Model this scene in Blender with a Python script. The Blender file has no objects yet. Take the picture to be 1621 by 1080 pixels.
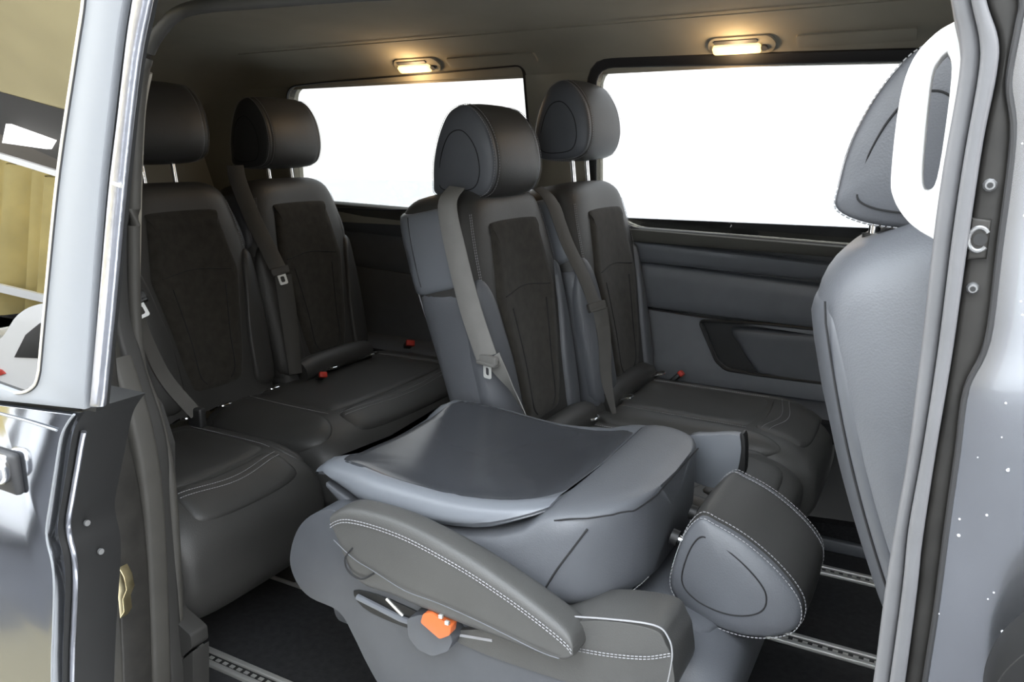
import bpy, bmesh, math, random
import numpy as np
from mathutils import Vector
random.seed(4)
sc = bpy.context.scene
COL = sc.collection
R = math.radians

# ------------------------------------------------------------------ camera, sky, exposure
CAM = np.array([0.0, 0.0, 1.12]); YAW, PITCH, FPX = R(29), R(13.5), 1250.0
cam = bpy.data.cameras.new('camera'); cam_o = bpy.data.objects.new('camera', cam); COL.objects.link(cam_o)
cam_o.location = CAM; cam_o.rotation_euler = (R(90) - PITCH, 0, YAW)
cam.sensor_width = 36.0; cam.lens = FPX / 1621 * 36.0; cam.clip_start = 0.02
sc.camera = cam_o
SKY = 9.5
w = bpy.data.worlds.new('overcast_sky'); sc.world = w; w.use_nodes = True
wn = w.node_tree; bg = wn.nodes['Background']
tc = wn.nodes.new('ShaderNodeTexCoord'); sx = wn.nodes.new('ShaderNodeSeparateXYZ'); rp = wn.nodes.new('ShaderNodeValToRGB')
wn.links.new(tc.outputs['Generated'], sx.inputs[0]); wn.links.new(sx.outputs['Z'], rp.inputs[0]); wn.links.new(rp.outputs[0], bg.inputs[0])
rp.color_ramp.elements[0].color = (1.0, 0.99, 0.97, 1); rp.color_ramp.elements[1].color = (0.82, 0.91, 1.0, 1)
bg.inputs[1].default_value = SKY
vs = sc.view_settings
vs.view_transform = 'Standard'; vs.look = 'None'; vs.gamma = 1.0; vs.use_curve_mapping = False; vs.exposure = 0.0

# ------------------------------------------------------------------ measuring: where a sight line meets a real plane
_fw = np.array([-math.sin(YAW)*math.cos(PITCH), math.cos(YAW)*math.cos(PITCH), -math.sin(PITCH)])
_rt = np.array([math.cos(YAW), math.sin(YAW), 0.0]); _up = np.cross(_rt, _fw)
def ray(px, py): return _fw + _rt*(px-810.5)/FPX - _up*(py-540)/FPX
def atY(px, py, Y):
    d = ray(px, py); return CAM + d*Y/d[1]
def atZ(px, py, Z):
    d = ray(px, py); return CAM + d*(Z-CAM[2])/d[2]
def xz(pts, Y): return [(p[0], p[2]) for p in (atY(a, b, Y) for a, b in pts)]
def V(*a): return np.array(a, float)
def unit(v): v = np.asarray(v, float); return v/np.linalg.norm(v)

# ------------------------------------------------------------------ materials
def mat(name, col, rough=.5, metal=0.0, spec=.5, coat=0.0, bump=None, var=0.0, vscale=20.0, sheen=0.0, emit=None, estr=0.0):
    m = bpy.data.materials.new(name); m.use_nodes = True
    nt = m.node_tree; b = nt.nodes['Principled BSDF']
    b.inputs['Base Color'].default_value = (*col, 1); b.inputs['Roughness'].default_value = rough
    b.inputs['Metallic'].default_value = metal; b.inputs['Specular IOR Level'].default_value = spec
    b.inputs['Coat Weight'].default_value = coat; b.inputs['Coat Roughness'].default_value = .05
    b.inputs['Sheen Weight'].default_value = sheen
    if emit: b.inputs['Emission Color'].default_value = (*emit, 1); b.inputs['Emission Strength'].default_value = estr
    co = nt.nodes.new('ShaderNodeTexCoord')
    if var > 0:
        n = nt.nodes.new('ShaderNodeTexNoise'); n.inputs['Scale'].default_value = vscale; n.inputs['Detail'].default_value = 6
        r = nt.nodes.new('ShaderNodeValToRGB')
        r.color_ramp.elements[0].position = .3; r.color_ramp.elements[1].position = .7
        r.color_ramp.elements[0].color = (*[c*(1-var) for c in col], 1); r.color_ramp.elements[1].color = (*[c*(1+var) for c in col], 1)
        nt.links.new(co.outputs['Object'], n.inputs['Vector']); nt.links.new(n.outputs['Fac'], r.inputs[0]); nt.links.new(r.outputs[0], b.inputs['Base Color'])
    if bump:
        scale, strength, kind = bump
        t = nt.nodes.new('ShaderNodeTexVoronoi' if kind == 'v' else 'ShaderNodeTexNoise')
        t.inputs['Scale'].default_value = scale
        bp = nt.nodes.new('ShaderNodeBump'); bp.inputs['Strength'].default_value = strength; bp.inputs['Distance'].default_value = .001
        nt.links.new(co.outputs['Object'], t.inputs['Vector']); nt.links.new(t.outputs[0], bp.inputs['Height']); nt.links.new(bp.outputs[0], b.inputs['Normal'])
    return m
M = {}
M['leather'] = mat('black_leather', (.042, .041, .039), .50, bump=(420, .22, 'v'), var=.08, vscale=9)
M['leather_lit'] = mat('lit_black_leather', (.100, .105, .116), .45, bump=(420, .2, 'v'), var=.08, vscale=9)  # lit copy of the black leather; daylight put into the colour
M['leather3'] = mat('smooth_dark_grey_leather', (.067, .066, .063), .47, bump=(420, .2, 'v'), var=.08, vscale=9)  # lighter leather; on the middle cushions it puts their light into the colour
M['fabric'] = mat('charcoal_weave', (.036, .033, .028), .95, spec=.15, sheen=.12, bump=(900, .35, 'n'), var=.2, vscale=40)
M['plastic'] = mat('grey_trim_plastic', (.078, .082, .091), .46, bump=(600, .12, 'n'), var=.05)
M['plastic_lit'] = mat('lit_satin_plastic', (.150, .160, .178), .36, bump=(700, .06, 'n'))  # lit copy of the trim plastic; skylight put into the colour
M['gloss'] = mat('smooth_black_plastic', (.050, .053, .060), .24, bump=(500, .03, 'n'))
M['black'] = mat('black_plastic', (.012, .012, .012), .5)
M['rubber'] = mat('black_rubber', (.02, .02, .021), .6)
M['seal'] = mat('grey_rubber_seal', (.11, .11, .115), .5, bump=(300, .1, 'n'), var=.08)
M['sealdark'] = mat('dark_grey_rubber_seal', (.055, .052, .046), .6, bump=(300, .1, 'n'), var=.08)
M['edge'] = mat('black_door_edge', (.010, .010, .010), .55, spec=.25)
M['headliner'] = mat('beige_grey_headliner', (.40, .375, .305), .95, spec=.2, bump=(800, .25, 'n'), var=.05, vscale=6)
M['door_card'] = mat('slate_door_card', (.105, .110, .120), .5, bump=(500, .15, 'n'), var=.06)
M['belttrim'] = mat('dark_belt_trim', (.085, .082, .070), .7, bump=(500, .2, 'n'))
M['carpet'] = mat('charcoal_carpet', (.016, .016, .017), .97, spec=.1, bump=(700, .5, 'n'), var=.35, vscale=120)
M['floor'] = mat('black_rubber_floor', (.019, .019, .020), .75, spec=.3, bump=(260, .3, 'n'), var=.3, vscale=60)
M['alu'] = mat('brushed_aluminium', (.72, .71, .68), .5, metal=.85, bump=(200, .05, 'n'))
M['chrome'] = mat('chrome', (.80, .80, .80), .14, metal=1.0)
M['tongue'] = mat('bright_tongue_steel', (.75, .75, .73), .5, metal=.3)
M['steel'] = mat('dull_steel', (.24, .24, .24), .45, metal=.7)
M['belt_shaded'] = mat('shaded_belt_webbing', (.070, .066, .060), .65, bump=(1200, .4, 'n'), var=.06)  # shaded copy of the grey webbing, shade put into the colour
M['trimdark'] = mat('charcoal_pillar_trim', (.030, .029, .027), .6, bump=(500, .15, 'n'))
M['belt'] = mat('grey_belt_webbing', (.19, .185, .175), .6, bump=(1200, .4, 'n'), var=.06)
M['beltpale'] = mat('pale_belt_edge', (.48, .45, .38), .7, bump=(1200, .3, 'n'))
M['thread'] = mat('pale_grey_thread', (.30, .30, .31), .7, var=.1)
M['seam'] = mat('dark_seam', (.012, .012, .013), .8)
M['red'] = mat('red_buckle_plastic', (.50, .035, .02), .4)
M['orange'] = mat('orange_buckle_plastic', (.58, .135, .04), .4, bump=(300, .05, 'n'))
M['paint'] = mat('dark_grey_metallic_paint', (.20, .21, .23), .13, metal=.95, coat=.6, bump=(18, .05, 'n'))
M['paint_wet'] = mat('wet_grey_metallic_paint', (.30, .31, .33), .20, metal=.9, coat=.8, bump=(9, .22, 'n'), var=.15, vscale=5)
M['frame_grey'] = mat('light_grey_painted_frame', (.19, .20, .213), .5, bump=(200, .04, 'n'))
M['silver'] = mat('silver_guide_strip', (.42, .43, .47), .3, metal=.9, bump=(150, .3, 'n'), var=.1, vscale=50)
M['white'] = mat('overlit_handle_plastic', (.70, .70, .69), .38, bump=(300, .04, 'n'))  # greyish handle plastic; strong light put into its colour as white
M['bodydark'] = mat('dark_body_metal', (.030, .028, .025), .5, metal=.3, bump=(60, .2, 'n'), var=.25, vscale=30)
M['brass'] = mat('yellow_plated_latch', (.62, .52, .30), .3, metal=1.0)
M['lens'] = mat('lit_warm_lamp_lens', (.95, .75, .4), .3, emit=(1.0, .66, .26), estr=2.2)
M['ground'] = mat('pale_sandy_concrete', (.86, .85, .83), .85, bump=(30, .3, 'n'), var=.1, vscale=2)
M['sand'] = mat('yellow_sand_paving', (.20, .17, .105), .9, bump=(30, .3, 'n'), var=.2, vscale=.8)
M['asphalt'] = mat('dark_asphalt', (.065, .065, .07), .85, bump=(60, .3, 'n'), var=.25, vscale=3)
M['skyblock'] = mat('brown_skyblock', (.16, .14, .115), .8, var=.1, vscale=1)
M['bouncewall'] = mat('white_bounce_paint', (.84, .86, .88), .6, var=.03)
M['tent'] = mat('beige_tent_cloth', (.50, .43, .24), .9, var=.08, vscale=1.5, bump=(20, .2, 'n'))
M['gold'] = mat('gold_curtain_cloth', (.60, .50, .22), .75, var=.15, vscale=3, bump=(30, .2, 'n'))
M['dark'] = mat('dark_beam_paint', (.035, .033, .03), .7)
M['whitecar'] = mat('white_car_paint', (.85, .85, .85), .3, coat=.6)
M['lampwhite'] = mat('lit_tube_panel', (.9, .9, .9), .4, emit=(1, 1, 1), estr=14.0)
def glass_mat(name, tint, ior, keep):
    m = bpy.data.materials.new(name); m.use_nodes = True; nt = m.node_tree
    nt.nodes.remove(nt.nodes['Principled BSDF']); out = nt.nodes['Material Output']
    t = nt.nodes.new('ShaderNodeBsdfTransparent'); t.inputs[0].default_value = (*tint, 1)
    g = nt.nodes.new('ShaderNodeBsdfGlossy'); g.inputs['Roughness'].default_value = .0; g.inputs[0].default_value = (keep, keep, keep, 1)
    mx = nt.nodes.new('ShaderNodeMixShader'); mx.inputs[0].default_value = ior; nt.links.new(t.outputs[0], mx.inputs[1]); nt.links.new(g.outputs[0], mx.inputs[2])
    nt.links.new(mx.outputs[0], out.inputs[0]); return m
M['glass'] = glass_mat('tinted_side_glass', (.43, .435, .44), .05, .9)
M['glass_dark'] = glass_mat('darker_tinted_rear_glass', (.385, .39, .39), .05, .9)
M['privacy'] = glass_mat('reflective_privacy_glass', (.03, .03, .03), .17, 1.0)

# ------------------------------------------------------------------ object helpers
def thing(name, label, cat, loc, group=None):
    o = bpy.data.objects.new(name, None); COL.objects.link(o); o.location = loc; o.empty_display_size = .05
    o['label'] = label; o['category'] = cat
    if group: o['group'] = group
    return o
def root_loc(o):
    while o.parent: o = o.parent
    return np.array(o.location)
def build(name, verts, faces, m, parent=None, angle=40, label=None, kind=None, base=None):
    """ONE mesh object from world-space verts; children share the frame of their thing's base."""
    vv = np.asarray(verts, float)
    if parent is not None: o0 = root_loc(parent)
    elif base is not None: o0 = np.asarray(base, float)
    else: o0 = np.array([(vv[:,0].min()+vv[:,0].max())/2, (vv[:,1].min()+vv[:,1].max())/2, vv[:,2].min()])
    me = bpy.data.meshes.new(name); me.from_pydata((vv-o0).tolist(), [], [list(map(int, f)) for f in faces])
    bm = bmesh.new(); bm.from_mesh(me); bmesh.ops.recalc_face_normals(bm, faces=bm.faces); bm.to_mesh(me); bm.free()
    for p in me.polygons: p.use_smooth = True
    me.set_sharp_from_angle(angle=R(angle))
    me.materials.append(m); o = bpy.data.objects.new(name, me); COL.objects.link(o)
    if parent is not None: o.parent = parent
    else: o.location = o0
    if label: o['label'] = label
    if kind: o['kind'] = kind
    return o
def build_bm(name, bm, m, parent=None, **k):
    bm.verts.index_update()
    vs_ = [tuple(v.co) for v in bm.verts]; fs = [[v.index for v in f.verts] for f in bm.faces]; bm.free()
    return build(name, vs_, fs, m, parent, **k)
def tag(o, label, cat, group=None):
    o['label'] = label; o['category'] = cat
    if group: o['group'] = group
    return o
def struct(o, label=None, cat=None):
    o['kind'] = 'structure'
    if label: o['label'] = label
    if cat: o['category'] = cat
    return o

class Mesh:                                    # collects several pieces of one part
    def __init__(s): s.v, s.f = [], []
    def add(s, v, f):
        n = len(s.v); s.v += [tuple(p) for p in v]; s.f += [[i+n for i in q] for q in f]; return s
    def out(s, name, m, parent=None, **k): return build(name, s.v, s.f, m, parent, **k)

def cat_rom(pts, n=8, closed=False):
    P = [np.asarray(p, float) for p in pts]; N = len(P); out = []
    for i in range(N if closed else N-1):
        if closed: a, b, c_, d = P[i-1], P[i], P[(i+1) % N], P[(i+2) % N]
        else: a, b, c_, d = P[max(i-1, 0)], P[i], P[i+1], P[min(i+2, N-1)]
        for k in range(n):
            t = k/n
            out.append(.5*((2*b)+(-a+c_)*t+(2*a-5*b+4*c_-d)*t*t+(-a+3*b-3*c_+d)*t**3))
    if not closed: out.append(P[-1])
    return out
def loft(rings, cap0=True, cap1=True, closed=True):
    n = len(rings[0]); v = [p for r in rings for p in r]; f = []
    for i in range(len(rings)-1):
        for j in range(n if closed else n-1):
            k = (j+1) % n; f.append([i*n+j, i*n+k, (i+1)*n+k, (i+1)*n+j])
    for on, i in ((cap0, 0), (cap1, len(rings)-1)):
        if on and closed:
            v.append(np.mean(np.array(rings[i]), axis=0)); c0 = len(v)-1
            for j in range(n): f.append([i*n+j, i*n+(j+1) % n, c0])
    return v, f
def tube(pts, r, n=8, cap=True):
    P = [np.asarray(p, float) for p in pts]; rings = []; ref = V(.13, .27, .95)
    for i, p in enumerate(P):
        t = unit(P[min(i+1, len(P)-1)]-P[max(i-1, 0)])
        a = unit(np.cross(t, ref)) if abs(t@ref) < .97 else unit(np.cross(t, V(1, 0, 0)))
        b = np.cross(t, a); rr = r[i] if hasattr(r, '__len__') else r
        rings.append([p+a*rr*math.cos(2*math.pi*k/n)+b*rr*math.sin(2*math.pi*k/n) for k in range(n)])
    return loft(rings, cap, cap)
def ribbon(pts, widths, wdirs, th=.0022):
    """strap: centre line, width per point, direction of the width per point; real thickness, rounded edges"""
    P = [np.asarray(p, float) for p in pts]; rings = []
    for i, p in enumerate(P):
        t = unit(P[min(i+1, len(P)-1)]-P[max(i-1, 0)]); wd = unit(np.asarray(wdirs[i], float)); wd = unit(wd-t*(wd@t)); nn = np.cross(t, wd); h = widths[i]/2
        rings.append([p+wd*a*h+nn*b*th/2 for a, b in ((-1, -.4), (-.97, -1), (.97, -1), (1, -.4), (1, .4), (.97, 1), (-.97, 1), (-1, .4))])
    return loft(rings)
def boxv(c, half, ax=None, bev=0):
    """rounded box: returns verts, faces"""
    bm = bmesh.new(); bmesh.ops.create_cube(bm, size=2)
    for v in bm.verts: v.co = Vector((v.co.x*half[0], v.co.y*half[1], v.co.z*half[2]))
    if bev: bmesh.ops.bevel(bm, geom=bm.edges[:], offset=min(bev, min(half)*.95), segments=3, profile=.5, affect='EDGES')
    A = np.eye(3) if ax is None else np.array(ax)
    bm.verts.index_update()
    v = [np.asarray(c)+np.array(q.co)@A for q in bm.verts]; f = [[q.index for q in g.verts] for g in bm.faces]; bm.free(); return v, f
def prism(poly, y0, y1, bev=0.0, seg=3, holes=(), plane=None):
    """solid slab: outline (and holes) in a plane, extruded; plane maps (a, b, depth) to a point, default x, z with depth along y"""
    bm = bmesh.new(); edges = []
    for loop in [poly]+list(holes):
        vv = [bm.verts.new((a, 0, b)) for a, b in loop]
        edges += [bm.edges.new((vv[i], vv[(i+1) % len(vv)])) for i in range(len(vv))]
    r = bmesh.ops.triangle_fill(bm, edges=edges, use_beauty=True, use_dissolve=False)
    ff = bm.faces[:]
    ex = bmesh.ops.extrude_face_region(bm, geom=ff)
    for g in ex['geom']:
        if isinstance(g, bmesh.types.BMVert): g.co.y = y1-y0
    bmesh.ops.recalc_face_normals(bm, faces=bm.faces)
    if bev:
        bm.normal_update()
        es = [e for e in bm.edges if len(e.link_faces) == 2 and (abs(e.verts[0].co.y-e.verts[1].co.y) < 1e-9) and e.calc_face_angle(0) > R(50)]
        bmesh.ops.bevel(bm, geom=es, offset=bev, segments=seg, profile=.5, affect='EDGES', clamp_overlap=True)
    bm.verts.index_update(); out = []
    for v in bm.verts:
        a, d, b = v.co
        out.append(V(a, y0+d, b) if plane is None else plane(a, b, y0+d))
    f = [[q.index for q in g.verts] for g in bm.faces]; bm.free(); return out, f
def rrect(x0, x1, z0, z1, r, n=6):
    o = []
    for cx, cz, a0 in ((x1-r, z1-r, 0), (x0+r, z1-r, 90), (x0+r, z0+r, 180), (x1-r, z0+r, 270)):
        for k in range(n+1):
            a = R(a0+90*k/n); o.append((cx+r*math.cos(a), cz+r*math.sin(a)))
    return o
def round_poly(pts, r, n=5):
    """a polygon with rounded corners"""
    P = [np.array(p, float) for p in pts]; N = len(P); out = []
    rr = r if hasattr(r, '__len__') else [r]*N
    for i in range(N):
        a, b, c_ = P[i-1], P[i], P[(i+1) % N]; u, v = unit(a-b), unit(c_-b)
        d = min(rr[i], np.linalg.norm(a-b)*.45, np.linalg.norm(c_-b)*.45); p0, p1 = b+u*d, b+v*d
        if d < 1e-6: out.append(tuple(b)); continue
        for k in range(n+1):
            t = k/n; out.append(tuple((1-t)**2*p0+2*t*(1-t)*b+t*t*p1))
    return out
def dense(line, step):
    P = [np.asarray(p, float) for p in line]; out = []; carry = 0.0
    for a, b in zip(P[:-1], P[1:]):
        L = np.linalg.norm(b-a)
        if L < 1e-9: continue
        d = carry
        while d < L: out.append((a+(b-a)*d/L, (b-a)/L)); d += step
        carry = d-L
    return out
def stitches(name, lines, parent, step=.0062, ln=.0042, r=.00075, m=None):
    """a seam's thread: one short stitch after another, joined as one part"""
    k = Mesh()
    for line in lines:
        for p, t in dense(line, step):
            a = unit(np.cross(t, V(.31, .2, .93))); b = np.cross(t, a)
            q = [p+t*s*ln/2+a*x*r+b*y*r for s in (-1, 1) for x, y in ((1, 0), (0, 1), (-1, 0), (0, -1))]
            k.add(q, [[0, 1, 5, 4], [1, 2, 6, 5], [2, 3, 7, 6], [3, 0, 4, 7], [3, 2, 1, 0], [4, 5, 6, 7]])
    return k.out(name, m or M['thread'], parent, kind='stuff')

# ------------------------------------------------------------------ upholstery
def sgnpow(x, e): return math.copysign(abs(x)**e, x)
class Shell:
    """a padded body along an axis: half-width w, thickness t, hollow front of depth c, all varying along the axis"""
    def __init__(s, base, ax, fw, L, w, t, c, p=3.4, path=None):
        s.b, s.ax, s.fw, s.L, s.w, s.t, s.c, s.p = np.asarray(base, float), unit(ax), unit(fw), L, w, t, c, p
        s.lat = np.cross(s.ax, s.fw); s.path = path or (lambda v: 0.0)
        if abs(s.lat[1]) > .5 and s.lat[1] < 0: s.lat = -s.lat
    def pt(s, th, v, off=0.0):
        if off:
            e = 1e-3; v2 = min(v, 1-2*e)
            a = s.pt(th+e, v2)-s.pt(th-e, v2); b = s.pt(th, v2+e)-s.pt(th, v2-e); n = np.cross(a, b)
            n = n/(np.linalg.norm(n)+1e-12); q = s.pt(th, v)
            if n@(q-s.mid(v)) < 0: n = -n
            return q+n*off
        sy, cx = math.sin(th), math.cos(th); y = s.w(v)*sgnpow(sy, 2/s.p); x = s.t(v)/2*sgnpow(cx, 2/s.p)
        if cx > 0: x -= s.c(v)*(1-(abs(sy)**(2/s.p))**2)**1.5
        return s.mid(v)+s.fw*x+s.lat*y
    def mid(s, v): return s.b+s.ax*(v*s.L)+s.fw*s.path(v)
    def th(s, q): return math.asin(max(-1, min(1, sgnpow(q, s.p/2))))
    def front(s, q, v, off=0.0): return s.pt(s.th(q), v, off)
    def mesh(s, vs_, n=72):
        return loft([[s.pt(2*math.pi*k/n, v) for k in range(n)] for v in vs_])
def pad(outline, f, h, edge=-.003, rings=(1.0, .985, .96, .91, .8, .6, .35)):
    """a padded patch laid on a surface f(a, b, offset): clean outline, rounded rim"""
    O = np.array(outline, float); c = O.mean(axis=0); v, fc = [], []; n = len(O)
    for r in rings:
        d = 1-r; off = edge+(h-edge)*min(1.0, math.sqrt(min(1.0, d/.10))*1.0) if d < .10 else h
        if d >= .10: off = h+.0008*(d-.1)
        for q in c+(O-c)*r: v.append(f(q[0], q[1], off))
    for i in range(len(rings)-1):
        for j in range(n):
            k = (j+1) % n; fc.append([i*n+j, i*n+k, (i+1)*n+k, (i+1)*n+j])
    v.append(f(c[0], c[1], h)); L = len(v)-1; b = (len(rings)-1)*n
    for j in range(n): fc.append([b+j, b+(j+1) % n, L])
    return v, fc

HEAD = [(-.086, .035), (-.083, .004), (-.03, -.012), (.055, -.008), (.088, .04), (.088, .11), (.066, .165), (.03, .198), (-.015, .192), (-.05, .150), (-.076, .09)]
def headrest(parent, base, up, fw, lat, hw=.115, post=.05, gap=.04, scale=1.0, poff=0.0, mcen=None, mside=None, detail=True):
    base = np.asarray(base, float); up, fw, lat = unit(up), unit(fw), unit(lat)
    prof = [q*scale for q in cat_rom([V(a, b) for a, b in HEAD], 6, True)]; n = len(prof); cen = np.mean(prof, axis=0)
    P = lambda q, y: base+fw*q[0]+up*q[1]+lat*y
    def ring(y, s): return [P(cen+(q-cen)*s, y) for q in prof]
    st = [(-hw+.008, .955), (-hw+.013, .985), (-hw+.03, 1.01), (-hw*.4, 1.03), (0, 1.035), (hw*.4, 1.03), (hw-.03, 1.01), (hw-.013, .985), (hw-.008, .955)]
    h = build('headrest', *loft([ring(y, s) for y, s in st]), mcen or M['leather'], parent, angle=60)
    for sg in (-1, 1):
        rs = [(hw-.014, .975), (hw-.006, .985), (hw, .965), (hw+.004, .90), (hw+.010, .72), (hw+.013, .45), (hw+.014, .2)]
        build('side_panel', *loft([ring(sg*y, s) for y, s in rs], cap0=False), mside or M['leather_lit'], h, angle=70)
    if detail:
        lines = []
        for sg in (-1, 1):
            a = [P(cen+(q-cen)*.985, sg*(hw+.0016)) for q in prof]; lines.append(a+a[:1])
            a = [P(cen+(q-cen)*1.012, sg*(hw-.017)) for q in prof]; lines.append(a+a[:1])
        stitches('stitching', lines, h)
        for sg in (-1, 1):      # oval piping seam inside the side panel
            tp_ = []
            for q in prof[int(n*.06):]+prof[:1]:
                q2 = cen+(q-cen)*.64+V(-.004, -.016)*scale; rho = np.linalg.norm(q2-cen)/np.linalg.norm(q-cen)
                dm = np.interp(rho, (.2, .45, .72, .90, .965), (.014, .013, .010, .004, 0)); tp_.append(P(q2, sg*(hw+dm+.0005)))
            build('seam', *tube(tp_, .0012, 6), M['seam'], h)
    for sg in (-1, 1):
        a = base+lat*sg*post+fw*poff; k = Mesh().add(*tube([a-up*gap, a+up*.02], .0065, 12))
        k.out('post', M['chrome'], h, label='chrome headrest post')
        c0 = a-up*gap
        build('post_collar', *tube([c0-up*.006, c0+up*.006], .013, 16), M['black'], h)
    return h
def cap(v, a):
    return 1.0 if v <= a else math.sqrt(max(0.0, 1-((v-a)/(1-a))**2))
VS = [0, .03, .08]+[.14+.06*i for i in range(13)]+[.89, .915, .94, .96, .975, .987, .995, 1.0]

def backrest(root, bx, y, z=.40, tilt=12.0, L=.645, W=.236, t=.19, hraise=0.0, wtop=.78, detail=True, head=True, cover=True, conc=.034, mats=('leather', 'fabric', 'leather_lit'), cov='plastic_lit'):
    ax = V(-math.sin(R(tilt)), 0, math.cos(R(tilt))); fw = V(ax[2], 0, -ax[0])
    wf = lambda v: W*(.93+.07*math.sin(min(v/.6, 1)*math.pi/2))*(1-(1-wtop)*max(0, (v-.60)/.40)**2.4)*(.70+.30*cap(v, .93))
    tb = lambda v: t*(.90+.42*v)
    tf = lambda v: tb(v)*(.52+.48*cap(v, .90))
    cf = lambda v: conc*(1-.62*max(0, (v-.55)/.45))*cap(v, .86)
    S = Shell((bx, y, z), ax, fw, L, wf, tf, cf, 3.6, path=lambda v: .012*math.sin(v*math.pi)-(tb(v)-tb(0))/2)
    b = build('backrest', *S.mesh(VS), M[mats[0]], root, angle=75)
    # fabric insert
    top, bot = .865, .085
    half = [(.32, bot+.005), (.43, bot+.06), (.48, .22), (.54, .36), (.61, .50), (.65, .585), (.62, .65), (.58, .75), (.55, top-.03), (.48, top)]
    out = [V(-a, v) for a, v in reversed(half)]+[V(a, v) for a, v in half]
    o2 = cat_rom(out, 4, True)
    build('centre_panel', *pad(o2, S.front, .010), M[mats[1]], b, angle=75)
    # the seat wears a second, smaller fabric panel outline inside: an upright oval seam
    inner = [(.20, .115), (.29, .16), (.31, .30), (.36, .44), (.40, .54)]
    if detail:
        for sg in (-1, 1):
            build('seam', *tube([S.front(sg*a, v, .0105) for a, v in cat_rom([V(*q) for q in inner], 5)], .0016, 6), M['seam'], b)
        build('seam', *tube([S.front(a, .60+.012*math.cos(a*5), .0105) for a in np.linspace(-.52, .52, 14)], .0014, 6), M['seam'], b)
    for sg in (-1, 1):
        ol = [(.985, .045), (1.0, .22), (1.0, .42), (.985, .56), (.92, .665), (.81, .665), (.73, .59), (.67, .47), (.60, .33), (.58, .18), (.62, .05)]
        ol = cat_rom([V(sg*math.copysign(min(abs(a), 1), 1), v) for a, v in ol], 4, True)
        ol = [V(max(-1, min(1, q[0])), q[1]) for q in ol]
        build('bolster', *pad(ol, S.front, .012), M[mats[2]], b, angle=75)
    if detail:
        ln = []
        for sg in (-1, 1):
            for d in (0.0, .028):
                ln.append([S.pt(sg*R(56+d*110), v, .0035) for v in np.linspace(.05, .62, 40)])
                ln.append([S.pt(sg*R(47+d*90), v, .0025) for v in np.linspace(.66, .90, 16)])
        stitches('stitching', ln, b)
        for sg in (-1, 1):
            build('piping', *tube([S.pt(sg*R(127), v, .002) for v in np.linspace(.03, .66, 30)], .0015, 6), M['thread'], b, label='pale piping')
    f = lambda a, v, off: S.pt(R(a), v, off)
    for sg in (-1, 1):
        ol = cat_rom([V(sg*a, v) for a, v in ((62, .05), (60, .3), (61, .60), (80, .63), (122, .63), (124, .3), (124, .05), (90, .03))], 5, True)
        build('side_panel', *pad(ol, f, .004), M[mats[2]], b, angle=75)
    if cover:
        f = lambda a, v, off: S.pt(R(a), v, off)
        for sg in (-1, 1):
            ol = [(64, .70), (66, .82), (75, .93), (100, .945), (178, .945), (178, .70), (130, .655), (100, .65), (78, .665)]
            ol = cat_rom([V(sg*a, v) for a, v in ol], 5, True)
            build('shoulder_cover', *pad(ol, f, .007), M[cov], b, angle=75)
            if detail: build('seam', *tube([S.pt(sg*R(104), v, .0073) for v in np.linspace(.68, .93, 10)], .001, 6), M['seam'], b)
    if head:
        hb = S.mid(1.0)+ax*(.018+hraise)+fw*(.030+t*.18)
        headrest(root, hb, unit(ax+fw*.10), unit(fw-ax*.10), V(0, 1, 0), gap=.03+hraise, detail=detail, mside=M[mats[2]])
    return S
def cushion(root, x0, y, x1, z1, W=.235, t=.17, zt=-.01, conc=.016, mats=('leather', 'leather', 'leather'), detail=True, p=4.0, nose=.80, drop=0.0):
    L = x1-x0; ax = unit(V(1, 0, zt)); fw = V(-ax[2], 0, ax[0])
    wf = lambda v: W*(.965+.035*math.sin(v*math.pi))*(.80+.20*cap(v, .86))
    tf = lambda v: t*(.22+.78*cap(v, nose))*(1+drop*v)
    cf = lambda v: conc*cap(v, .75)
    S = Shell((x0, y, z1-t/2), ax, fw, L, wf, tf, cf, p, path=lambda v: -(t*(1+drop*v)-t)/2*.9)
    b = build('cushion', *S.mesh(VS), M[mats[0]], root, angle=75)
    ol = cat_rom([V(a, v) for a, v in ((-.60, .06), (-.62, .3), (-.62, .58), (-.55, .70), (0, .715), (.55, .70), (.62, .58), (.62, .3), (.60, .06), (0, .05))], 4, True)
    build('centre_panel', *pad(ol, S.front, .006), M[mats[1]], b, angle=75)
    ol = cat_rom([V(a, v) for a, v in ((-.60, .735), (-.3, .735), (0, .74), (.3, .735), (.60, .735), (.66, .85), (.6, .93), (0, .945), (-.6, .93), (-.66, .85))], 4, True)
    build('front_panel', *pad(ol, S.front, .006), M[mats[2]], b, angle=75)
    for sg in (-1, 1):
        ol = cat_rom([V(sg*a, v) for a, v in ((.68, .06), (.68, .35), (.69, .62), (.74, .78), (.86, .86), (.97, .80), (1, .6), (1, .3), (.99, .06), (.84, .05))], 4, True)
        build('bolster', *pad([V(max(-1, min(1, q[0])), q[1]) for q in ol], S.front, .007), M[mats[2]], b, angle=75)
    if detail:
        ln = [[S.front(a, .775+.02*math.cos(a*4)+d, .0075) for a in np.linspace(-.62, .62, 40)] for d in (0, .03)]
        ln += [[S.front(sg*.665, v, .004) for v in np.linspace(.08, .7, 30)] for sg in (-1, 1)]
        stitches('stitching', ln, b)
    return S
def isofix(root, x, y, z, ax=V(1, 0, 0)):
    pts = cat_rom([V(x, y-.02, z), V(x+.03, y-.02, z+.016), V(x+.045, y-.012, z+.018), V(x+.045, y+.012, z+.018), V(x+.03, y+.02, z+.016), V(x, y+.02, z)], 5)
    build('anchor_loop', *tube(pts, .0035, 8), M['chrome'], root, label='chrome child seat anchor loop')
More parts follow.
